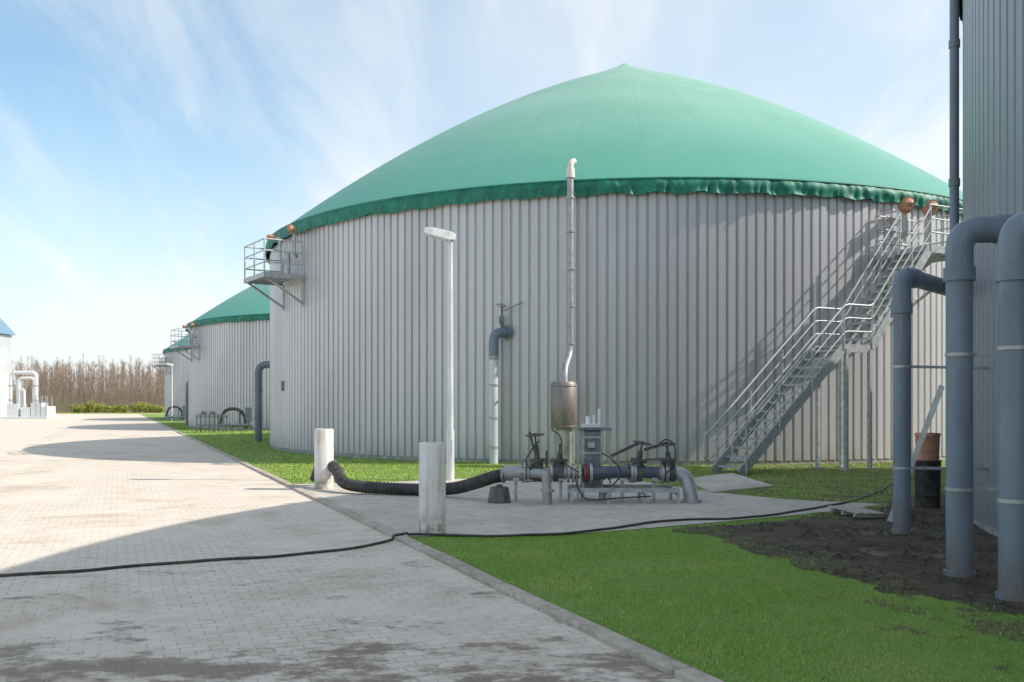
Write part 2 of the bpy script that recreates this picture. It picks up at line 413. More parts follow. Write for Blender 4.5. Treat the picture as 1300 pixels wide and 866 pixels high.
def platform(C,angdeg,z,L,W,label):
    a=math.radians(angdeg); n=Vector((math.cos(a),math.sin(a),0)); t=Vector((-math.sin(a),math.cos(a),0))
    wp=Vector((C[0],C[1],0))+n*(R+.02)
    root=thing('service_platform',wp+Vector((0,0,z)),label,'platform','service platforms on the tank walls')
    c=lambda s,o,h: wp+t*s+n*o+Vector((0,0,z+h))
    g=Geo()
    g.beam(c(-L/2,.0,0),c(-L/2,W,0),.06,.16).beam(c(L/2,.0,0),c(L/2,W,0),.06,.16).beam(c(-L/2-.03,W,0),c(L/2+.03,W,0),.06,.16)
    g.make('frame','galv',root)
    g=Geo(); k=int(L/.09)
    for i in range(k): s=-L/2+.05+(L-.1)*i/(k-1); g.beam(c(s,0,.05),c(s,W-.03,.05),.045,.03)
    for o in(.3,.7,1.1): 
        if o<W: g.beam(c(-L/2,o,.02),c(L/2,o,.02),.03,.04)
    g.make('grating_floor','galv',root)
    g=Geo()
    for s,o in((-L/2,.08),(-L/2,W),(0,W),(L/2,W),(L/2,.08),(L/2,W/2),(-L/2,W/2)): g.cyl(c(s,o,0),c(s,o,1.15),.025,seg=8)
    for h in(.4,.78,1.15):
        g.cyl(c(-L/2,.08,h),c(-L/2,W,h),.024,seg=8); g.cyl(c(L/2,.08,h),c(L/2,W,h),.024,seg=8); g.cyl(c(-L/2,W,h),c(L/2,W,h),.024,seg=8)
    g.make('railing','railw',root)
    for s in(-L/2+.1,L/2-.1):
        g=Geo(); g.beam(c(s,.02,-.85),c(s,W-.1,-.08),.05,.07); g.beam(c(s,.02,-.95),c(s,.02,-.05),.05,.05); g.make('bracket','galv',root)
    g=Geo(); g.cyl(c(.35,.3,.05),c(.35,.3,.9),.06,seg=12); g.cyl(c(-.3,.25,.05),c(-.3,.25,.75),.05,seg=10)
    g.each('valve_pipe','galv',root,0)
    return root
A0=math.degrees(math.atan2(31.9-40,-7.5-4.77))
PF=platform(C1,A0,5.85,2.0,1.35,'railed steel service platform high on the tank wall')
copy_tree(PF,OFF2-Vector((0,0,.4))); copy_tree(PF,OFF3-Vector((0,0,.4)))
def relief(p,d,label,k=1.0):
    p=Vector(p); d=Vector(d).normalized()
    root=thing('relief_valve',p,label,'pipe valve','terracotta relief valves at the tank rims')
    g=Geo()
    g.tube([p,p+d*.5*k],[.15*k,.15*k],18,False); g.tube([p+d*.3*k,p+d*.52*k],[.19*k,.19*k],18,False); g.tube([p+d*.52*k,p+d*.521*k,p+d*.3*k],[.19*k,.15*k,.15*k],18,False); g.cyl(p+d*.3*k,p+d*.31*k,.19*k,seg=18)
    g.cyl(p-d*.02,p+d*.02,.2*k,seg=18)
    g.make('valve_mouth','terra',root)
    g=Geo(); g.tube(bend([p+d*.02,p-d*.15,p-d*.15+Vector((0,0,-.7)),p-d*.1+Vector((0,0,-.75))-Vector((d.x,d.y,0))*.3],.15),.1*k,12); g.make('riser_pipe','railw',root)
    return root
a=math.radians(A0)
def onwall(C,ang,off,z): return Vector((C[0]+(R+off)*math.cos(ang),C[1]+(R+off)*math.sin(ang),z))
for dx in(-.05,.06):
    r=relief(onwall(C1,a+dx,.4,7.36 if dx<0 else 7.35),(math.cos(a+.9),math.sin(a+.9),.25) if dx>0 else (math.cos(a-.6),math.sin(a-.6),.15),'small terracotta coloured relief valve above the service platform',.55)
    copy_tree(r,OFF2-Vector((0,0,.5)))
# ---------------------------------------------------------------- staircase
Fp=Vector((5.05,22.05,0)); e=Vector((.873,.488,0)); q=Vector((-.488,.873,0))
ST=thing('steel_staircase',Fp,'galvanised steel staircase with landing climbing the tank wall','staircase')
S=lambda s,o,z: Fp+e*s+q*o+Vector((0,0,z))
Wd=.45; z1,z2=3.12,5.83; s1,s2,s3,s4=3.35,4.3,6.55,8.3
for o in(-Wd,Wd):
    g=Geo(); g.beam(S(-.05,o,.08),S(s1,o,z1-.02),.05,.24).beam(S(s1-.03,o,z1-.06),S(s2+.03,o,z1-.06),.05,.2).beam(S(s2,o,z1-.02),S(s3,o,z2-.04),.05,.24); g.make('stringer','galv',ST)
def flight(sa,sb,za,zb,n):
    for i in range(n):
        t=(i+.5)/n; yield sa+(sb-sa)*t, za+(zb-za)*(i+1)/(n+.5)
steps=list(flight(.05,s1,0,z1,14))+list(flight(s2,s3,z1,z2,12))
for s,z in steps:
    g=Geo()
    for k in range(6): g.beam(S(s-.12+k*.048,-Wd+.03,z),S(s-.12+k*.048,Wd-.03,z),.026,.03)
    g.beam(S(s-.135,-Wd+.03,z-.005),S(s-.135,Wd-.03,z-.005),.014,.06); g.beam(S(s-.12,-Wd+.035,z-.01),S(s+.13,-Wd+.035,z-.01),.012,.05); g.beam(S(s-.12,Wd-.035,z-.01),S(s+.13,Wd-.035,z-.01),.012,.05)
    g.make('tread','galv',ST)
def deck(sa,sb,oa,ob,z):
    g=Geo(); n=int((sb-sa)/.07)
    for i in range(n+1): s=sa+(sb-sa)*i/n; g.beam(S(s,oa+.03,z),S(s,ob-.03,z),.03,.03)
    for o in(oa+.05,(oa+ob)/2,ob-.05): g.beam(S(sa,o,z-.02),S(sb,o,z-.02),.03,.05)
    return g
deck(s1,s2,-Wd,Wd,z1).make('landing','galv',ST)
OT=1.28
g=deck(s3,s4,-Wd,OT,z2)
for o in(-Wd,OT): g.beam(S(s3,o,z2-.06),S(s4,o,z2-.06),.05,.2)
for s in(s3,s4): g.beam(S(s,-Wd,z2-.06),S(s,OT,z2-.06),.05,.18)
g.make('top_platform','galv',ST)
for o in(-Wd-.03,Wd+.03):
    g=Geo(); hr=1.02
    for h in(.36,.69,hr):
        path=[S(-.05,o,.1+h),S(s1,o,z1+h),S(s2,o,z1+h),S(s3,o,z2+h)]
        g.tube(bend(path,.15,4),.025 if h>.7 else .018,8)
    g.tube(bend([S(-.04,o,.1+hr),S(-.32,o,.1+hr-.15),S(-.3,o,.1+.36-.15),S(-.04,o,.1+.36)],.15,5),.021,8)
    for s,z in[(.1,.1),(1.15,1.05),(2.2,2.02),(3.3,z1),(s2,z1),(5.05,4.0),(5.8,4.9),(s3,z2)]: g.cyl(S(s,o,z-.1),S(s,o,z+hr),.023,seg=8)
    g.make('handrail','railw',ST)
g=Geo(); hr=1.1
for h in(.38,.74,hr):
    g.cyl(S(s3,-Wd,z2+h),S(s4,-Wd,z2+h),.022,seg=8); g.cyl(S(s4,-Wd,z2+h),S(s4,OT,z2+h),.022,seg=8); g.cyl(S(s3,.55,z2+h),S(s3,OT,z2+h),.022,seg=8); g.cyl(S(s3,OT,z2+h),S(s4,OT,z2+h),.022,seg=8)
for s,o in((s3,-Wd),(7.1,-Wd),(7.7,-Wd),(s4,-Wd),(s4,.5),(s4,OT),(s3,.55),(s3,OT)): g.cyl(S(s,o,z2-.1),S(s,o,z2+hr),.022,seg=8)
g.make('platform_railing','railw',ST)
for s,o in((s1+.05,-Wd),(s1+.05,Wd),(s2-.05,-Wd),(s2-.05,Wd)):
    g=Geo(); g.box(S(s,o,z1/2-.03),(.09,.09,z1-.1),.51); g.box(S(s,o,.06),(.24,.24,.03),.51); g.make('support_post','galv',ST)
for s in(7.0,s4): 
    g=Geo(); g.beam(S(s,-Wd,z2-.15),S(s,OT,z2-1.2),.06,.06); g.beam(S(s,OT,z2-1.3),S(s,OT,z2-.1),.06,.06)
    g.make('wall_bracket','galv',ST)
for px,py in((1150,263),(1180,267)):
    relief(sp(px,py,26.5),(-.25,-1,.08),'terracotta coloured relief valve beside the stair platform',.9)
# ---------------------------------------------------------------- lamps
def lamp(loc,label):
    L=thing('street_lamp',loc,label,'street lamp','white street lamps along the road'); p=Vector(loc)
    g=Geo(); g.cyl(p,p+Vector((0,0,1.1)),.085,.085,16).cyl(p+Vector((0,0,1.1)),p+Vector((0,0,5.25)),.068,.05,16); g.box(p+Vector((.0,-.088,.75)),(.09,.01,.28)); g.make('pole','pole',L)
    hd=Vector((-.97,0,.22)).normalized(); b=p+Vector((.1,0,5.22)); up=Vector((.22,0,.97))
    g=Geo(); vs=[]
    for s,w,h0,h1 in((0,.09,-.03,.10),(.12,.13,-.06,.13),(.5,.16,-.05,.13),(.68,.13,-.02,.09)):
        for y,h in((-w,h0),(w,h0),(w*.8,h1),(-w*.8,h1)): vs.append(b+hd*s+Vector((0,y,0))+up*h)
    fs=[(0,1,2,3),(15,14,13,12)]
    for i in range(3):
        for k in range(4): fs.append((i*4+k,(i+1)*4+k,(i+1)*4+(k+1)%4,i*4+(k+1)%4))
    g.add(vs,fs); g.make('lamp_head','white',L,0,.012)
    g=Geo(); g.beam(b+hd*.17-up*.065,b+hd*.55-up*.055,.22,.03); g.make('lamp_lens','glass',L,0,.008)
    return L
L1=lamp((-1.33,20.4,.02),'tall white street lamp with flat head on the grass verge')
c=copy_tree(L1,(-31.9+1.33,88.7-20.4,0)); c['label']='distant white street lamp beside the tanks'
# ---------------------------------------------------------------- bollards
def bollard(loc,label,r):
    B=thing('bollard',loc,label,'bollard','thick concrete bollards at the kerb'); p=Vector(loc)
    g=Geo(); g.tube([p,p+Vector((0,0,1.155)),p+Vector((0,0,1.17))],[r,r,r-.012],32,False); g.tube([p+Vector((0,0,1.17)),p+Vector((0,0,1.15))],[r-.012,r-.025],32,False)
    g.make('pipe_casing','boll',B)
    g=Geo(); g.tube([p+Vector((0,0,1.0)),p+Vector((0,0,1.14)),p+Vector((0,0,1.155))],[r-.02,r-.02,r*.4],32,True); g.make('concrete_fill','pad',B)
bollard((-3.68,18.5,.03),'thick pale cylindrical bollard beside the hose end',.185)
bollard((-1.02,12.1,.03),'thick pale stained cylindrical bollard at the kerb',.172)
# ---------------------------------------------------------------- big hose
hp=[Vector((-3.98,19.05,.14)),Vector((-3.84,19.0,.48)),sp(417,589,18.7),sp(427,596,18.2),sp(436,612,17.6),Vector((-2.75,17.3,.175)),Vector((-2.1,17.1,.155)),Vector((-1.5,16.9,.155)),Vector((-1.0,16.6,.21)),Vector((-.62,16.3,.33)),Vector((-.3,16.05,.45)),sp(640,604,16)]
pp=catmull(hp,40); rad=[.1+(.012 if (i//2)%2 else 0) for i in range(len(pp))]
HZ=thing('suction_hose',(hp[0].x,hp[0].y,0),'thick black ribbed hose sagging onto the concrete','hose')
g=Geo(); g.tube(pp,rad,14); g.make('hose_body','black',HZ)
g=Geo(); g.cyl(pp[-10],pp[-1],.125,seg=16); g.cyl(pp[96],pp[106],.125,seg=16); g.each('hose_coupling','stain',HZ)
# ---------------------------------------------------------------- pipe manifold
Y0=16.0; MN=thing('pipe_manifold',(1.3,Y0,ZP),'low grey pipework with valves, flanges and support frame on concrete','pipework')
zc=.52
def X(px,Y=Y0): return (px-650)/F*Y
def hseg(g,a,b,r,z=zc,Y=Y0,seg=20): g.cyl((X(a),Y,z),(X(b),Y,z),r,seg=seg)
g=Geo(); hseg(g,638,735,.095); hseg(g,640,664,.135); hseg(g,700,718,.125); g.make('feed_pipe','stain',MN)
g=Geo()
for px in(664,669,698,720,726,800,804): hseg(g,px,px+3,.165)
hseg(g,748,752,.165)
g.each('flange','galv',MN)
g=Geo()
for cxp in(668,802):
  for k in range(8):
    t=k/8*2*math.pi; g.cyl((X(cxp-6),Y0+.14*math.cos(t),zc+.14*math.sin(t)),(X(cxp+9),Y0+.14*math.cos(t),zc+.14*math.sin(t)),.012,seg=6)
g.each('bolt','dark',MN)
g=Geo(); hseg(g,740,743,.155); hseg(g,740,747,.13); g.make('coupling','red',MN,label='dull red painted coupling')
g=Geo(); g.tube(catmull([(X(750),Y0,zc),(X(765),Y0,zc+.01),(X(800),Y0,zc+.03),(X(838),Y0,zc+.0)],6),.105,18)
for px in(766,772,826,832): hseg(g,px,px+2,.118)
g.make('rubber_section','navy',MN)
g=Geo(); g.tube(bend([(X(836),Y0,zc),(X(872),Y0,zc),(X(876),Y0-.2,.0)],.3,10),.12,20); hseg(g,838,842,.17); hseg(g,844,848,.17); g.cyl((X(876),Y0-.17,.045),(X(876),Y0-.17,.09),.16,seg=20); g.make('elbow_pipe','stain',MN)
g=Geo(); g.tube(bend([(X(676),Y0,zc),(X(678),Y0-.35,zc+.02),(X(692),Y0-.45,zc+.02),(X(694),Y0-.45,.03)],.18,8),.075,16)
g.cyl((X(694),Y0-.45,.24),(X(694),Y0-.45,.28),.11,seg=16); g.make('drain_elbow','stain',MN)
def gatevalve(px,top,tilt=0,wheel=True,Y=Y0):
    g=Geo(); b=Vector((X(px),Y,zc)); u=Vector((tilt,-.05,1)).normalized()
    zt=H-(top-512)*Y/F; L=(zt-zc)/u.z
    g.cyl(b-Vector((.09,0,0)),b+Vector((.09,0,0)),.15,seg=16)
    g.cyl(b,b+u*.2,.11,.09,14); g.cyl(b+u*.2,b+u*.24,.14,seg=14); g.cyl(b+u*.24,b+u*(L*.7),.05,.04,10); g.cyl(b+u*.2,b+u*L,.016,seg=8)
    ob=g.make('gate_valve','dark',MN)
    if wheel:
        g=Geo(); c=b+u*(L-.03); g.torus(c,u,.15,.014); 
        s=u.cross(Vector((0,1,0))).normalized(); w=u.cross(s)
        for v in(s,w): g.cyl(c-v*.15,c+v*.15,.01,seg=6)
        g.cyl(c-u*.03,c+u*.03,.03,seg=10); g.make('handwheel','dark',ob)
    return ob
gatevalve(683,550,-.08); gatevalve(709,563,.05,False); gatevalve(808,560,.18); gatevalve(850,562,-.1)
g=Geo(); g.beam(sp(776,579,15.8),sp(812,562,15.9),.03,.05).beam(sp(818,571,15.9),sp(848,562,16),.03,.05).beam(sp(672,548,16),sp(682,585,16),.03,.04).beam(sp(800,585,15.9),sp(850,582,15.8),.03,.04)
g.beam(sp(694,572,16.1),sp(694,610,16.1),.04,.04); g.each('lever','dark',MN)
cx=X(753); Yp=16.3
g=Geo(); g.box((cx,Yp,.72),(.34,.34,1.02)); g.make('pump_housing','housing',MN,0,.015)
g=Geo(); g.box((cx+.04,Yp,1.26),(.58,.46,.045)); g.make('top_plate','housing',MN,0,.008)
g=Geo()
for h in(.5,.85,1.12): g.box((cx,Yp,h),(.37,.37,.03))
g.each('housing_band','galv',MN)
g=Geo(); g.box((cx-.02,Yp-.19,.99),(.12,.03,.1)); g.make('gauge_panel','galv',MN,0,.004)
g=Geo()
for sx in(-.16,.16):
    for sy in(-.15,.15): g.beam((cx+sx,Yp+sy,ZP),(cx+sx,Yp+sy,1.24),.045,.045)
for sx in(-.25,.3): g.beam((cx+sx,Yp-.18,ZP),(cx+sx,Yp-.18,1.24),.03,.03)
g.each('stand_leg','galv',MN)
g=Geo(); g.box((cx-.02,Yp-.02,1.315),(.3,.2,.06)); g.cyl((cx+.14,Yp,1.28),(cx+.14,Yp,1.6),.035,seg=10); g.cyl((cx-.06,Yp,1.34),(cx-.06,Yp,1.48),.04,seg=10); g.cyl((cx+.04,Yp-.05,1.34),(cx+.04,Yp-.05,1.5),.025,seg=10); g.each('sensor','white',MN,.004)
g=Geo()
for yy in(15.65,16.35):
    g.beam((X(722),yy,.26),(X(858),yy,.26),.06,.07)
for px in(724,770,815,856):
    g.beam((X(px),15.62,.2),(X(px),16.38,.2),.05,.05)
    for yy in(15.65,16.35): g.beam((X(px),yy,ZP),(X(px),yy,.24),.05,.05)
for px in(655,712,790,830): g.beam((X(px),Y0,ZP),(X(px),Y0,zc-.08),.05,.05); g.box((X(px),Y0,zc-.1),(.1,.24,.05))
g.make('support_frame','galv',MN)
g=Geo()
for pts in([sp(764,575,15.9),sp(778,584,15.8),sp(788,600,15.7),sp(775,617,15.7),sp(752,612,15.7)],[sp(835,565,16),sp(846,558,16),sp(856,566,16),sp(856,590,15.9),sp(846,600,15.8)],[sp(700,545,16),sp(712,556,15.9),sp(715,585,15.8),sp(735,600,15.7)],[sp(676,600,15.8),sp(668,585,15.8),sp(676,570,15.9),sp(684,560,16)],[sp(730,605,15.6),sp(735,622,15.6),sp(748,634,15.5),sp(790,632,15.5),sp(826,630,15.6)]):
    g.tube(catmull(pts,8),.012,8)
g.each('thin_hose','black',MN)
cf=thing('concrete_foot',tuple(gp(634,641)),'small dark concrete footing block on the pad','concrete block'); p=Vector(cf['_w'])
g=Geo(); g.tube([p+Vector((0,0,.03)),p+Vector((0,0,.28)),p+Vector((0,0,.3))],[.2,.155,.14],20); g.cyl(p+Vector((0,0,.28)),p+Vector((0,0,.34)),.05,seg=12); g.make('block','dark',cf)
# ---------------------------------------------------------------- gas riser + condensate canister
GR=thing('gas_riser',(1.39,24.7,.04),'slim gas riser pipe with brown canister climbing the wall','gas pipe')
xc=1.36; yc=24.7
g=Geo(); g.tube([(xc,yc,1.02),(xc,yc,1.06),(xc,yc,2.2),(xc,yc,2.26)],[.31,.345,.345,.3],28)
for z in(1.1,2.15): g.torus((xc,yc,z),(0,0,1),.345,.015,28,6)
g.make('canister','can',GR)
g=Geo(); g.cyl((xc+.02,yc,.03),(xc+.02,yc,1.03),.25,seg=24); 
g.make('canister_base','stain',GR)
g=Geo()
for t in range(4):
    a=t*math.pi/2+.7; g.beam((xc+.33*math.cos(a),yc+.33*math.sin(a),.02),(xc+.33*math.cos(a),yc+.33*math.sin(a),1.1),.04,.04)
g.each('leg','galv',GR)
xt=1.56;yt=25.28
g=Geo(); path=bend([(xc+.02,yc,2.2),(xc+.02,yc+.1,2.6),(xt,yt,3.05),(xt,yt,7.95),(xt+.02,yt+.35,8.2)],.25,7); g.tube(path,.09,16); g.make('riser_pipe','stain',GR)
g=Geo()
for z in(3.3,4.3,5.3,6.3,7.2,7.75): g.cyl((xt,yt,z-.03),(xt,yt,z+.03),.115,seg=16)
for z in(3.35,5.35,7.2): g.beam((xt,yt,z),(xt,25.82,z),.05,.04)
g.each('pipe_clamp','galv',GR)
g=Geo(); g.cyl((xt,yt,7.72),(xt,yt,7.98),.125,.11,14); g.tube(bend([(xt,yt,7.95),(xt,yt,8.12),(xt+.12,yt+.1,8.2)],.08,5),.085,12); g.make('end_cap','boll',GR)
# ---------------------------------------------------------------- wall outlet pipe with valve
OP=thing('outlet_pipe',(-.49,25.9,.03),'light grey downpipe with elbow and small valve on tank wall','pipe')
x0=-.5;y0=25.88
g=Geo(); g.cyl((x0,y0,.02),(x0,y0,2.95),.125,seg=18); g.make('downpipe','lpipe',OP)
g=Geo(); g.tube(bend([(x0,y0,2.9),(x0,y0,3.62),(x0+.38,y0+.35,3.66)],.3,9),.135,18); g.cyl((x0+.3,y0+.28,3.66),(x0+.36,y0+.33,3.66),.2,seg=20); g.make('pipe_elbow','grey',OP)
g=Geo()
for z in(.5,1.3,2.2,2.95): g.cyl((x0,y0,z-.03),(x0,y0,z+.03),.14,seg=18)
g.beam((x0,y0,2.2),(x0,26.4,2.2),.04,.04); g.each('pipe_clamp','galv',OP)
g=Geo(); v=Vector((x0+.22,y0+.2,4.0)); g.box(v,(.15,.14,.2)); g.cyl(v+Vector((0,0,.1)),v+Vector((0,0,.38)),.03,seg=10); g.torus(v+Vector((-.02,0,.4)),(.2,-.4,1),.12,.014); g.beam(v+Vector((.05,0,.25)),v+Vector((.58,-.1,.48)),.022,.028); g.cyl(v+Vector((0,0,-.35)),v,.05,seg=10); g.make('valve','housing',OP,0,.006)
MB=thing('meter_box',(-7.2,33.3,2),'small valve box fixed to the corrugated wall','valve box')
q0=sp(361,490,33.0); g=Geo(); g.box(q0,(.2,.16,.34),.5); g.make('box_body','housing',MB,0,.01); g=Geo(); g.cyl(q0+Vector((0,0,-.17)),q0+Vector((0,0,-2.1)),.03,seg=8); g.make('conduit','galv',MB)
def sidepipe(label):
    p=Vector((-10.98,40.9,.03)); r=thing('outlet_pipe',p,label,'pipe'); r['group']='blue grey outlet pipes beside the tanks'
    g=Geo(); g.tube(bend([p,p+Vector((0,0,3.35)),p+Vector((1.3,0,3.35))],.4,8),.16,16); g.make('downpipe','grey',r)
    g=Geo()
    for z in(1.0,2.2): g.cyl(p+Vector((0,0,z)),p+Vector((0,0,z+.08)),.19,seg=16)
    g.each('pipe_clamp','grey',r); return r
r=sidepipe('blue grey plastic pipe with elbow entering the tank'); c=copy_tree(r,OFF2)
p=gp(269,550); RK=thing('metal_rack',tuple(p),'dark metal rack standing on the grass verge','rack'); g=Geo()
for sx in(-.75,-.25,.25,.75):
    for sy in(-.35,.35): g.beam(p+Vector((sx,sy,.02)),p+Vector((sx,sy,1.05)),.06,.06)
g.each('leg','housing',RK); g=Geo()
for z in(.45,.92):
    for sy in(-.35,.35): g.beam(p+Vector((-.8,sy,z)),p+Vector((.8,sy,z)),.05,.06)
g.make('frame','housing',RK); g=Geo()
for i in range(7): g.beam(p+Vector((-.78,-.33+i*.11,1.05)),p+Vector((.78,-.33+i*.11,1.05)),.08,.05)
for sx in(-.4,.1): g.box(p+Vector((sx,0,1.16)),(.3,.4,.16))
g.make('shelf','housing',RK)
def pumpset(p,label):
    r=thing('tank_pump',tuple(p),label,'pump'); r['group']='pump sets at the tank feet'
    g=Geo(); g.tube(catmull([p+Vector((-1.0,0,.3)),p+Vector((-.7,0,1.2)),p+Vector((0,.1,1.35)),p+Vector((.5,0,.9)),p+Vector((.6,0,.2))],8),.1,10); g.make('hose','black',r)
    g=Geo(); g.cyl(p+Vector((-1.0,0,.4)),p+Vector((1.0,0,.4)),.12,seg=14)
    for x in(-.8,-.3,.4,.85): g.cyl(p+Vector((x,0,.4)),p+Vector((x+.06,0,.4)),.2,seg=14)
    g.make('pipe','grey',r); g=Geo(); g.box(p+Vector((.75,.1,.95)),(.4,.35,1.0)); g.make('pump_housing','housing',r,0,.01)
    g=Geo(); g.cyl(p+Vector((.2,0,.4)),p+Vector((.2,0,1.3)),.04,seg=8); g.torus(p+Vector((.2,0,1.3)),(0,0,1),.16,.02); g.make('valve_stem','dark',r)
    g=Geo()
    for x in(-.9,0,.75): g.beam(p+Vector((x,0,.02)),p+Vector((x,0,.34)),.08,.08)
    g.each('leg','galv',r); return r
r=pumpset(gp(300,548),'dark pump set with looped black hose beside the tank'); 
c=copy_tree(r,tuple(gp(224,535)-gp(300,548)))
# ---------------------------------------------------------------- pipes by the tall tank
def wallx(Y): return C4[0]-math.sqrt((R-.02)**2-(Y-C4[1])**2)
def bigpipe(px,py,rad,ztop,label,mat='grey',ey=0):
    p=gp(px,py); p.z=.02; r=thing('plastic_pipe',tuple(p),label,'pipe','upright grey pipes beside the tank')
    top=p+Vector((0,0,ztop)); endp=Vector((wallx(p.y+ey)+.05,p.y+ey,p.z+ztop))
    g=Geo(); g.tube([p,p+Vector((0,0,ztop-.36))],rad,28); g.make('downpipe',mat,r)
    g=Geo(); g.tube(bend([p+Vector((0,0,ztop-.42)),top,endp],.34,12),rad+.004,28); g.make('elbow',mat,r)
    g=Geo(); d=(endp-top).normalized()
    g.cyl(p+Vector((0,0,ztop-.5)),p+Vector((0,0,ztop-.37)),rad+.022,seg=28)
    g.cyl(p+Vector((0,0,.0)),p+Vector((0,0,.06)),rad+.025,seg=28)
    g.cyl(top+d*.36,top+d*.48,rad+.022,seg=28); g.each('socket_collar',mat,r)
    for z in(.85,2.15):
        g=Geo(); g.cyl(p+Vector((0,0,z-.016)),p+Vector((0,0,z+.016)),rad+.008,seg=28); g.beam(p+Vector((rad,0,z)),Vector((wallx(p.y)+.02,p.y,z)),.025,.035)
        g.make('pipe_clamp','galv',r)
    return r
bigpipe(1145,680,.108,3.33,'upright grey plastic pipe with elbow into the tank',ey=2.2)
bigpipe(1218,735,.122,3.36,'thick upright grey pipe standing in wet soil')
bigpipe(1286,765,.115,3.22,'thick upright grey pipe where soil meets the lawn')
a0=math.atan2(15.2-8.8,6.95-20.15); wp=Vector((C4[0]+(R+.12)*math.cos(a0),C4[1]+(R+.12)*math.sin(a0),0))
DP=thing('rain_downpipe',tuple(wp),'slim grey downpipe fixed to the tall tank wall','downpipe')
g=Geo(); g.cyl(wp+Vector((0,0,3.9)),wp+Vector((0,0,8.9)),.07,seg=14); g.make('pipe','grey',DP)
g=Geo()
for z in(4.1,5.2,7.4): g.cyl(wp+Vector((0,0,z-.06)),wp+Vector((0,0,z+.06)),.085,seg=14)
g.each('pipe_collar','grey',DP)
b0=gp(1130,664); t0=sp(1196,490,13.2); LD=thing('ladder',tuple(b0),'aluminium ladder leaning against the tank wall','ladder')
sd=Vector((.42,.9,0)).normalized()*.19; b0.z=.035
for s in(-1,1):
    g=Geo(); g.beam(b0+sd*s,t0+sd*s,.03,.07); g.make('side_rail','aluminium',LD)
for i in range(8):
    t=(i+.6)/8.3; g=Geo(); cc=b0.lerp(t0,t); g.cyl(cc-sd,cc+sd,.017,seg=8); g.make('rung','aluminium',LD)
p=Vector((6.66,15.15,.03)); BN=thing('waste_bin',tuple(p),'black plastic barrel standing against the tank','barrel')
g=Geo(); g.tube([p,p+Vector((0,0,.72)),p+Vector((0,0,.74)),p+Vector((0,0,.76)),p+Vector((0,0,.76))],[.185,.2,.21,.21,.18],24)
for z in(.2,.4,.6): g.torus(p+Vector((0,0,z)),(0,0,1),.188+.014*z/.7,.009,24,6)
g.cyl(p+Vector((0,0,.7)),p+Vector((0,0,.75)),.19,seg=24)
g.make('barrel_body','black',BN)
p=p+Vector((0,0,.762)); BK=thing('bucket',tuple(p),'terracotta coloured bucket resting on the black barrel','bucket')
g=Geo(); g.tube([p,p+Vector((0,0,.38)),p+Vector((0,0,.39)),p+Vector((0,0,.43)),p+Vector((0,0,.43)),p+Vector((0,0,.06))],[.17,.185,.195,.195,.175,.16],24); g.make('bucket_body','terra',BK)
p=gp(1085,657); p.z=.04; PB=thing('wooden_pallet',tuple(p),'small weathered wooden slatted board lying on soil','wooden pallet'); g=Geo()
for i in range(4): g.box(p+Vector((-.15+i*.105,0,.075)),(.068,1.0,.022),.02*((i*7)%3-1)+.12)
g.each('slat','wood',PB,.003); g=Geo()
for y in(-.38,0,.38): g.box(p+Vector((.01-y*.12,y,.03)),(.42,.07,.05),.12)
g.each('bearer','wood',PB,.003)
cp=[gp(-60,737),gp(0,734),gp(110,727),gp(250,716),gp(360,708),gp(440,700),gp(480,693),gp(505,687),gp(535,684),gp(620,686),gp(720,683),gp(800,672),gp(850,666),gp(930,663),gp(1010,654),gp(1080,640),gp(1115,628),gp(1135,616),gp(1180,606)]
cc=catmull(cp,14)
for v in cc:
    o=v.x-kx(v.y); v.z=.028 if o<-.06 else (.074 if o<.2 else .058)
    v.y+=.03*math.sin(v.x*3.1)+.02*math.sin(v.x*7.7)
g=Geo(); g.tube(cc,.016,8); o=g.make('power_cable','black',None,(0,9,0)); o['label']='long black cable lying across paving and concrete'; o['category']='cable'
# ---------------------------------------------------------------- far plant
p=gp(38,531.5); W=thing('gas_treatment_unit',tuple(p),'white industrial unit with looped pipes and boxes','industrial unit')
K=p.y/F
def q_(px,h,dy=0): return Vector(((px-650)*K,p.y+dy,h))
g=Geo(); 
for px,w,h in((20,14,1.5),(36,12,1.1),(49,12,1.6),(60,9,1.2)): g.box(q_(px,h/2+.15,.2),(w*K,1.8,h))
g.each('equipment_box','white',W,.03)
g=Geo(); g.box(q_(38,.12),(5.0,2.4,.2)); g.make('base_frame','white',W,0,.02)
g=Geo(); g.tube(bend([q_(14,1.4),q_(14,5.1),q_(46,5.1),q_(46,1.4)],.5,8),.2,14); g.tube(bend([q_(20,1.4,.6),q_(20,4.5,.6),q_(40,4.5,.6),q_(40,1.4,.6)],.4,8),.16,14); g.tube(bend([q_(28,1.1,-.5),q_(28,3.2,-.5),q_(34,3.2,-.5),q_(34,1.1,-.5)],.3,6),.12,12); g.each('looped_pipe','white',W)
g=Geo(); g.cyl(q_(24,1.2,.2),q_(24,4.2,.2),.35,seg=16); g.cyl(q_(43,1.2,.3),q_(43,3.4,.3),.3,seg=16); g.each('vessel','white',W)
g=Geo()
for px in(14,20,40,46): 
    for h in(2.0,3.6): g.cyl(q_(px,h,.6 if px in(20,40) else 0),q_(px,h+.1,.6 if px in(20,40) else 0),.3,seg=14)
g.each('pipe_flange','galv',W)
g=Geo()
for px in(50,56,62): 
    for dy in(-.7,.7): g.beam(q_(px,.2,dy),q_(px,2.5,dy),.07,.07)
for h in(1.9,2.5): g.beam(q_(50,h,-.7),q_(62,h,-.7),.07,.07)
g.make('guard_rail','galv',W)
BD=thing('industrial_building',(-69,111,0),'pale clad building with a blue sloping roof','building'); g=Geo()
x1=-61.4; x2=-77; yb=106; ye=116
g.box(((x1+x2)/2,(yb+ye)/2,5.0),(x1-x2,ye-yb,10.0)); g.make('wall','panelw',BD)
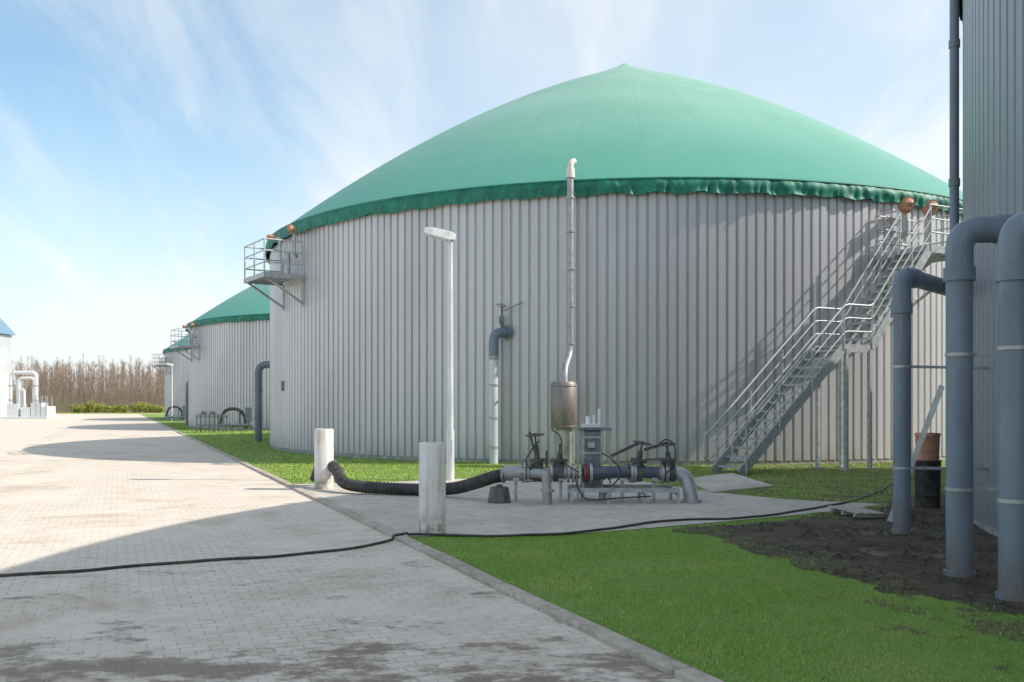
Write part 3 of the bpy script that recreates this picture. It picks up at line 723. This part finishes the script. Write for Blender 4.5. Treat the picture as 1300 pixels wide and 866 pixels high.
g=Geo(); zz=10.05; xm=(x1+x2)/2; vs=[(x1+.4,yb-.4,zz),(x1+.4,ye+.4,zz),(xm,ye+.4,zz+9),(xm,yb-.4,zz+9),(x2-.4,yb-.4,zz),(x2-.4,ye+.4,zz)]
g.add(vs,[(0,1,2,3),(3,2,5,4),(0,3,4),(1,5,2),(0,4,5,1)]); rf=g.make('roof','roofblue',BD)
g=Geo()
for i in range(7):
    a=Vector((x1+.4,yb-.45,zz+.04)).lerp(Vector((xm,yb-.45,zz+9)),i/6); g.beam(Vector((a.x,a.y,zz)),a+Vector((0,0,.01)),.12,.12)
g.beam((x1+.5,yb-.45,zz),(xm,yb-.45,zz+9.05),.2,.2); g.beam((x2,yb-.45,zz),(x1+.4,yb-.45,zz),.2,.25)
g.make('glazing_bar','white',rf)
g=Geo(); g.box((x1-2.5,yb-.05,2),(2.4,.1,4)); g.make('door','galv',BD)
g=Geo(); g.box((x1+.02,110,6.8),(.08,3,1.4)); g.make('window','housing',BD)
# ---------------------------------------------------------------- bushes, bare wood
def bush(loc,w,h,seed):
    rs=np.random.default_rng(seed); n=2200
    lob=rs.uniform(-1,1,(9,3))*[w*.36,w*.3,h*.2]+[0,0,h*.5]
    k=rs.integers(0,9,n); d=rs.normal(size=(n,3)); d/=np.linalg.norm(d,axis=1)[:,None]
    P=lob[k]+d*(rs.uniform(.5,1.05,(n,1)))*[w*.24,w*.24,h*.34]; P[:,2]=np.clip(P[:,2],.05,None)
    A=rs.normal(size=(n,3))*.13; B=rs.normal(size=(n,3))*.13
    V=np.empty((n*3,3)); V[0::3]=P; V[1::3]=P+A; V[2::3]=P+B
    me=bpy.data.meshes.new('bush'); me.from_pydata(V.tolist(),[],[(i*3,i*3+1,i*3+2) for i in range(n)]); me.materials.append(M['bush'])
    e_=thing('bush',loc,'low yellow green rounded bush at the field edge','bush','bushes along the field edge')
    o=bpy.data.objects.new('foliage',me); COL.objects.link(o); o.parent=e_
    g=Geo(); L=Vector(loc)
    for i in range(5): g.cyl(L,L+Vector((random.uniform(-.8,.8),random.uniform(-.5,.5),h*.7)),.06,.02,6)
    g.make('stem','trunk',e_)
for i,(px,w,h) in enumerate(((100,3.2,1.6),(118,3.4,2.1),(137,2.6,1.3),(155,2.4,1.5),(175,3.6,1.9),(192,2.4,1.5))):
    bush(((px-650)/F*165,165+i%3,0),w,h,i)
V=[];FC=[]
def tri(a,b,c):
    i=len(V); V.extend((a,b,c)); FC.append((i,i+1,i+2))
for t in range(950):
    x=random.uniform(-135,-30); y=random.uniform(172,206); h=random.uniform(7.2,10.6)*(1 if y<190 else 1.12)*(.95+.08*math.sin(x*.35))
    lean=random.uniform(-.5,.5); w=random.uniform(.02,.06)
    tri((x-w,y,0),(x+w,y,0),(x+lean,y,h))
    for k in range(85):
        s=random.uniform(.08,.97); bx=x+lean*s; bz=h*s; L=random.uniform(.8,2.8)*(1.15-s*.6); a=random.uniform(-1.1,1.1)
        dx=math.sin(a)*L; dz=math.cos(a)*L*.95; ww=random.uniform(.018,.04)
        dy=random.uniform(-.8,.8)
        tri((bx-ww,y,bz),(bx+ww,y,bz),(bx+dx,y+dy,min(bz+dz,h*1.03)))
for k in range(15000):
    x=random.uniform(-135,-30); y=random.uniform(168,206); hh=random.uniform(.8,5)
    tri((x-.07,y,0),(x+.07,y,0),(x+random.uniform(-.7,.7),y,hh))
me=bpy.data.meshes.new('bare_wood'); me.from_pydata(V,[],FC); me.materials.append(M['trunk'])
o=bpy.data.objects.new('bare_wood',me); COL.objects.link(o); o['kind']='stuff'; o['label']='far-off leafless brown wood along the horizon'; o['category']='woodland'
# ---------------------------------------------------------------- grass blades
def inside(P,poly):
    x,y=P[:,0],P[:,1]; r=np.zeros(len(P),bool); n=len(poly)
    for i in range(n):
        x1,y1=poly[i][0],poly[i][1]; x2,y2=poly[(i+1)%n][0],poly[(i+1)%n][1]
        c=((y1>y)!=(y2>y))&(x<(x2-x1)*(y-y1)/((y2-y1)+1e-12)+x1); r^=c
    return r
SLP=[(p.x,p.y) for p in sl]
def blades(name,x0,x1,y0,y1,n,h,w,extra=None,label=''):
    P=np.column_stack([rng.uniform(x0,x1,n),rng.uniform(y0,y1,n)])
    k=P[:,0]>KA+KB*P[:,1]+.15+.02*np.sin(P[:,1]*9)
    k&=~inside(P,[(p.x,p.y) for p in PADP]); k&=~inside(P,SLP)
    SP=[(p.x,p.y) for p in SOILP]
    insoil=inside(P,SP)
    nz=np.sin(P[:,0]*2.1+1.3*np.sin(P[:,1]*1.3))*np.sin(P[:,1]*1.9+np.sin(P[:,0]*2.7))
    nz2=np.sin(P[:,0]*7.1+2*np.sin(P[:,1]*5.3))*np.sin(P[:,1]*6.7+2*np.sin(P[:,0]*4.9))
    deep=inside(P+np.array([-.6,.0]),SP)&inside(P+np.array([0,-.6]),SP)
    mid=inside(P+np.array([-.3,.0]),SP)&inside(P+np.array([0,-.3]),SP)
    pr=np.where(deep,.005+.12*((nz+.6*nz2)>.75),np.where(mid,.04+.35*((nz2+.5*nz)>.3),.25+.5*(nz2>0)))
    k&=(~insoil)|(rng.random(n)<pr)
    near_=(~insoil)&(inside(P+np.array([.35,.0]),SP)|inside(P+np.array([0,.35]),SP)); k&=(~near_)|(rng.random(n)<.55+.4*(nz2>0))
    for c in((4.77,40),(-9.13,71.6),(-22.43,103.2),C4): k&=np.hypot(P[:,0]-c[0],P[:,1]-c[1])>R+.05
    if extra is not None: k&=extra(P)
    P=P[k]; n=len(P)
    a=rng.uniform(0,2*np.pi,n); hh=h*rng.uniform(.45,1.25,n); ww=w*rng.uniform(.6,1.3,n)
    cl=np.sin(P[:,0]*2.3+np.sin(P[:,1]*1.7)*2)*np.sin(P[:,1]*2.9+P[:,0])*.25+1; hh*=cl
    Z=np.full(n,.026); V=np.empty((n*3,3))
    V[0::3]=np.column_stack([P[:,0]-np.cos(a)*ww,P[:,1]-np.sin(a)*ww,Z]); V[1::3]=np.column_stack([P[:,0]+np.cos(a)*ww,P[:,1]+np.sin(a)*ww,Z])
    l=rng.normal(size=(n,2))*.6*hh[:,None]; V[2::3]=np.column_stack([P+l,Z+hh])
    me=bpy.data.meshes.new(name); me.vertices.add(n*3); me.vertices.foreach_set('co',V.ravel())
    me.loops.add(n*3); me.loops.foreach_set('vertex_index',np.arange(n*3,dtype=np.int32))
    me.polygons.add(n); me.polygons.foreach_set('loop_start',np.arange(0,n*3,3,dtype=np.int32)); me.polygons.foreach_set('loop_total',np.full(n,3,dtype=np.int32))
    me.update(calc_edges=True); me.validate(); me.materials.append(M['blade'])
    o=bpy.data.objects.new(name,me); COL.objects.link(o); o['kind']='stuff'; o['label']=label; o['category']='grass'
blades('grass',-1.8,6.5,4.9,14,280000,.026,.0033,None,'short green lawn grass beside the kerb')
blades('grass',-6.5,11,14,27,120000,.04,.009,None,'short grass strip around the tank foot')
blades('grass',-34,-4,18,80,130000,.05,.018,lambda P:(P[:,0]<KA+KB*P[:,1]+9),'grass verge between road and tanks')
g=Geo()
for i in range(900):
    x=random.uniform(2.2,7);y=random.uniform(7.5,15)
    if not inside(np.array([[x,y]]),[(p.x,p.y) for p in SOILP])[0] or math.hypot(x-C4[0],y-C4[1])<R+.1: continue
    s=random.uniform(.008,.045)*(1 if i%12 else 1.6); c=Vector((x,y,.035+s*.2)); n=6
    vs=[c+Vector((math.cos(k*math.pi/3)*s*random.uniform(.6,1.3),math.sin(k*math.pi/3)*s*random.uniform(.6,1.3),-s*.3)) for k in range(n)]+[c+Vector((random.uniform(-.3,.3)*s,random.uniform(-.3,.3)*s,s*.6))]
    g.add(vs,[(k,(k+1)%n,n) for k in range(n)])
g.make('soil_crumbs','soil',None,(0,0,0),0,kind='stuff',label='scattered dark crumbs of earth on the soil',category='soil crumbs')
# ---------------------------------------------------------------- sky, sun
EL=math.radians(39.5); sd_=Vector((.996,-.085,0)).normalized()
sv=Vector((sd_.x*math.cos(EL),sd_.y*math.cos(EL),math.sin(EL)))
w=bpy.data.worlds.new('World'); scene.world=w; w.use_nodes=True; nt=w.node_tree
bg=nt.nodes['Background']; sky=nn(nt,'ShaderNodeTexSky'); sky.sky_type='NISHITA'; sky.sun_disc=False
sky.sun_elevation=EL; sky.sun_rotation=math.atan2(sd_.x,sd_.y); sky.air_density=1.0; sky.dust_density=.6; sky.ozone_density=2.0
tc=nn(nt,'ShaderNodeTexCoord').outputs['Generated']
s=nn(nt,'ShaderNodeSeparateXYZ'); nt.links.new(tc,s.inputs[0])
zz=mth(nt,'ADD',mth(nt,'MAXIMUM',s.outputs[2],0),.35)
px_=mth(nt,'DIVIDE',s.outputs[0],zz); py_=mth(nt,'DIVIDE',s.outputs[1],zz)
cb=nn(nt,'ShaderNodeCombineXYZ'); nt.links.new(px_,cb.inputs[0]); nt.links.new(py_,cb.inputs[1])
n1=noise(nt,mapping(nt,cb.outputs[0],(3.6,1.0,1),(0,0,.5)),1.2,5,.56,.6)
n2=noise(nt,mapping(nt,cb.outputs[0],(1.2,1.1,1)),1.0,4,.5,.3)
rt=ramp(nt,s.outputs[0],-.38,.25,0,.45)
lowz=ramp(nt,s.outputs[2],0.0,.34,.72,0)
f=mth(nt,'ADD',mth(nt,'ADD',ramp(nt,n1,.44,.76,0,.55),ramp(nt,n2,.42,.68,0,.36)),mth(nt,'ADD',rt,lowz),clamp=True)
f=mth(nt,'MULTIPLY_ADD',f,.78,.13)
skc=mixc(nt,1.0,sky.outputs[0],(1.1,1.42,1.38),'MULTIPLY')
cs=mixc(nt,f,skc,(6.6,6.8,6.95)); nt.links.new(cs,bg.inputs[0]); bg.inputs[1].default_value=.15
sl_=bpy.data.lights.new('sun','SUN'); sl_.energy=5.0; sl_.angle=math.radians(.5); sl_.color=(1,.94,.84)
so=bpy.data.objects.new('sun',sl_); COL.objects.link(so); so.rotation_euler=sv.to_track_quat('Z','Y').to_euler(); so.location=(30,0,40)
# ---------------------------------------------------------------- camera
cam=bpy.data.cameras.new('camera'); co=bpy.data.objects.new('camera',cam); COL.objects.link(co); scene.camera=co
co.location=(0,0,H); co.rotation_euler=(math.radians(90),0,0); cam.sensor_width=36; cam.lens=36*F/1300; cam.shift_y=79/1300
cam.clip_start=.05; cam.clip_end=6000
scene.view_settings.view_transform='Standard'; scene.view_settings.look='None'; scene.view_settings.exposure=0
for o in bpy.data.objects:
    if '_w' in o: del o['_w']
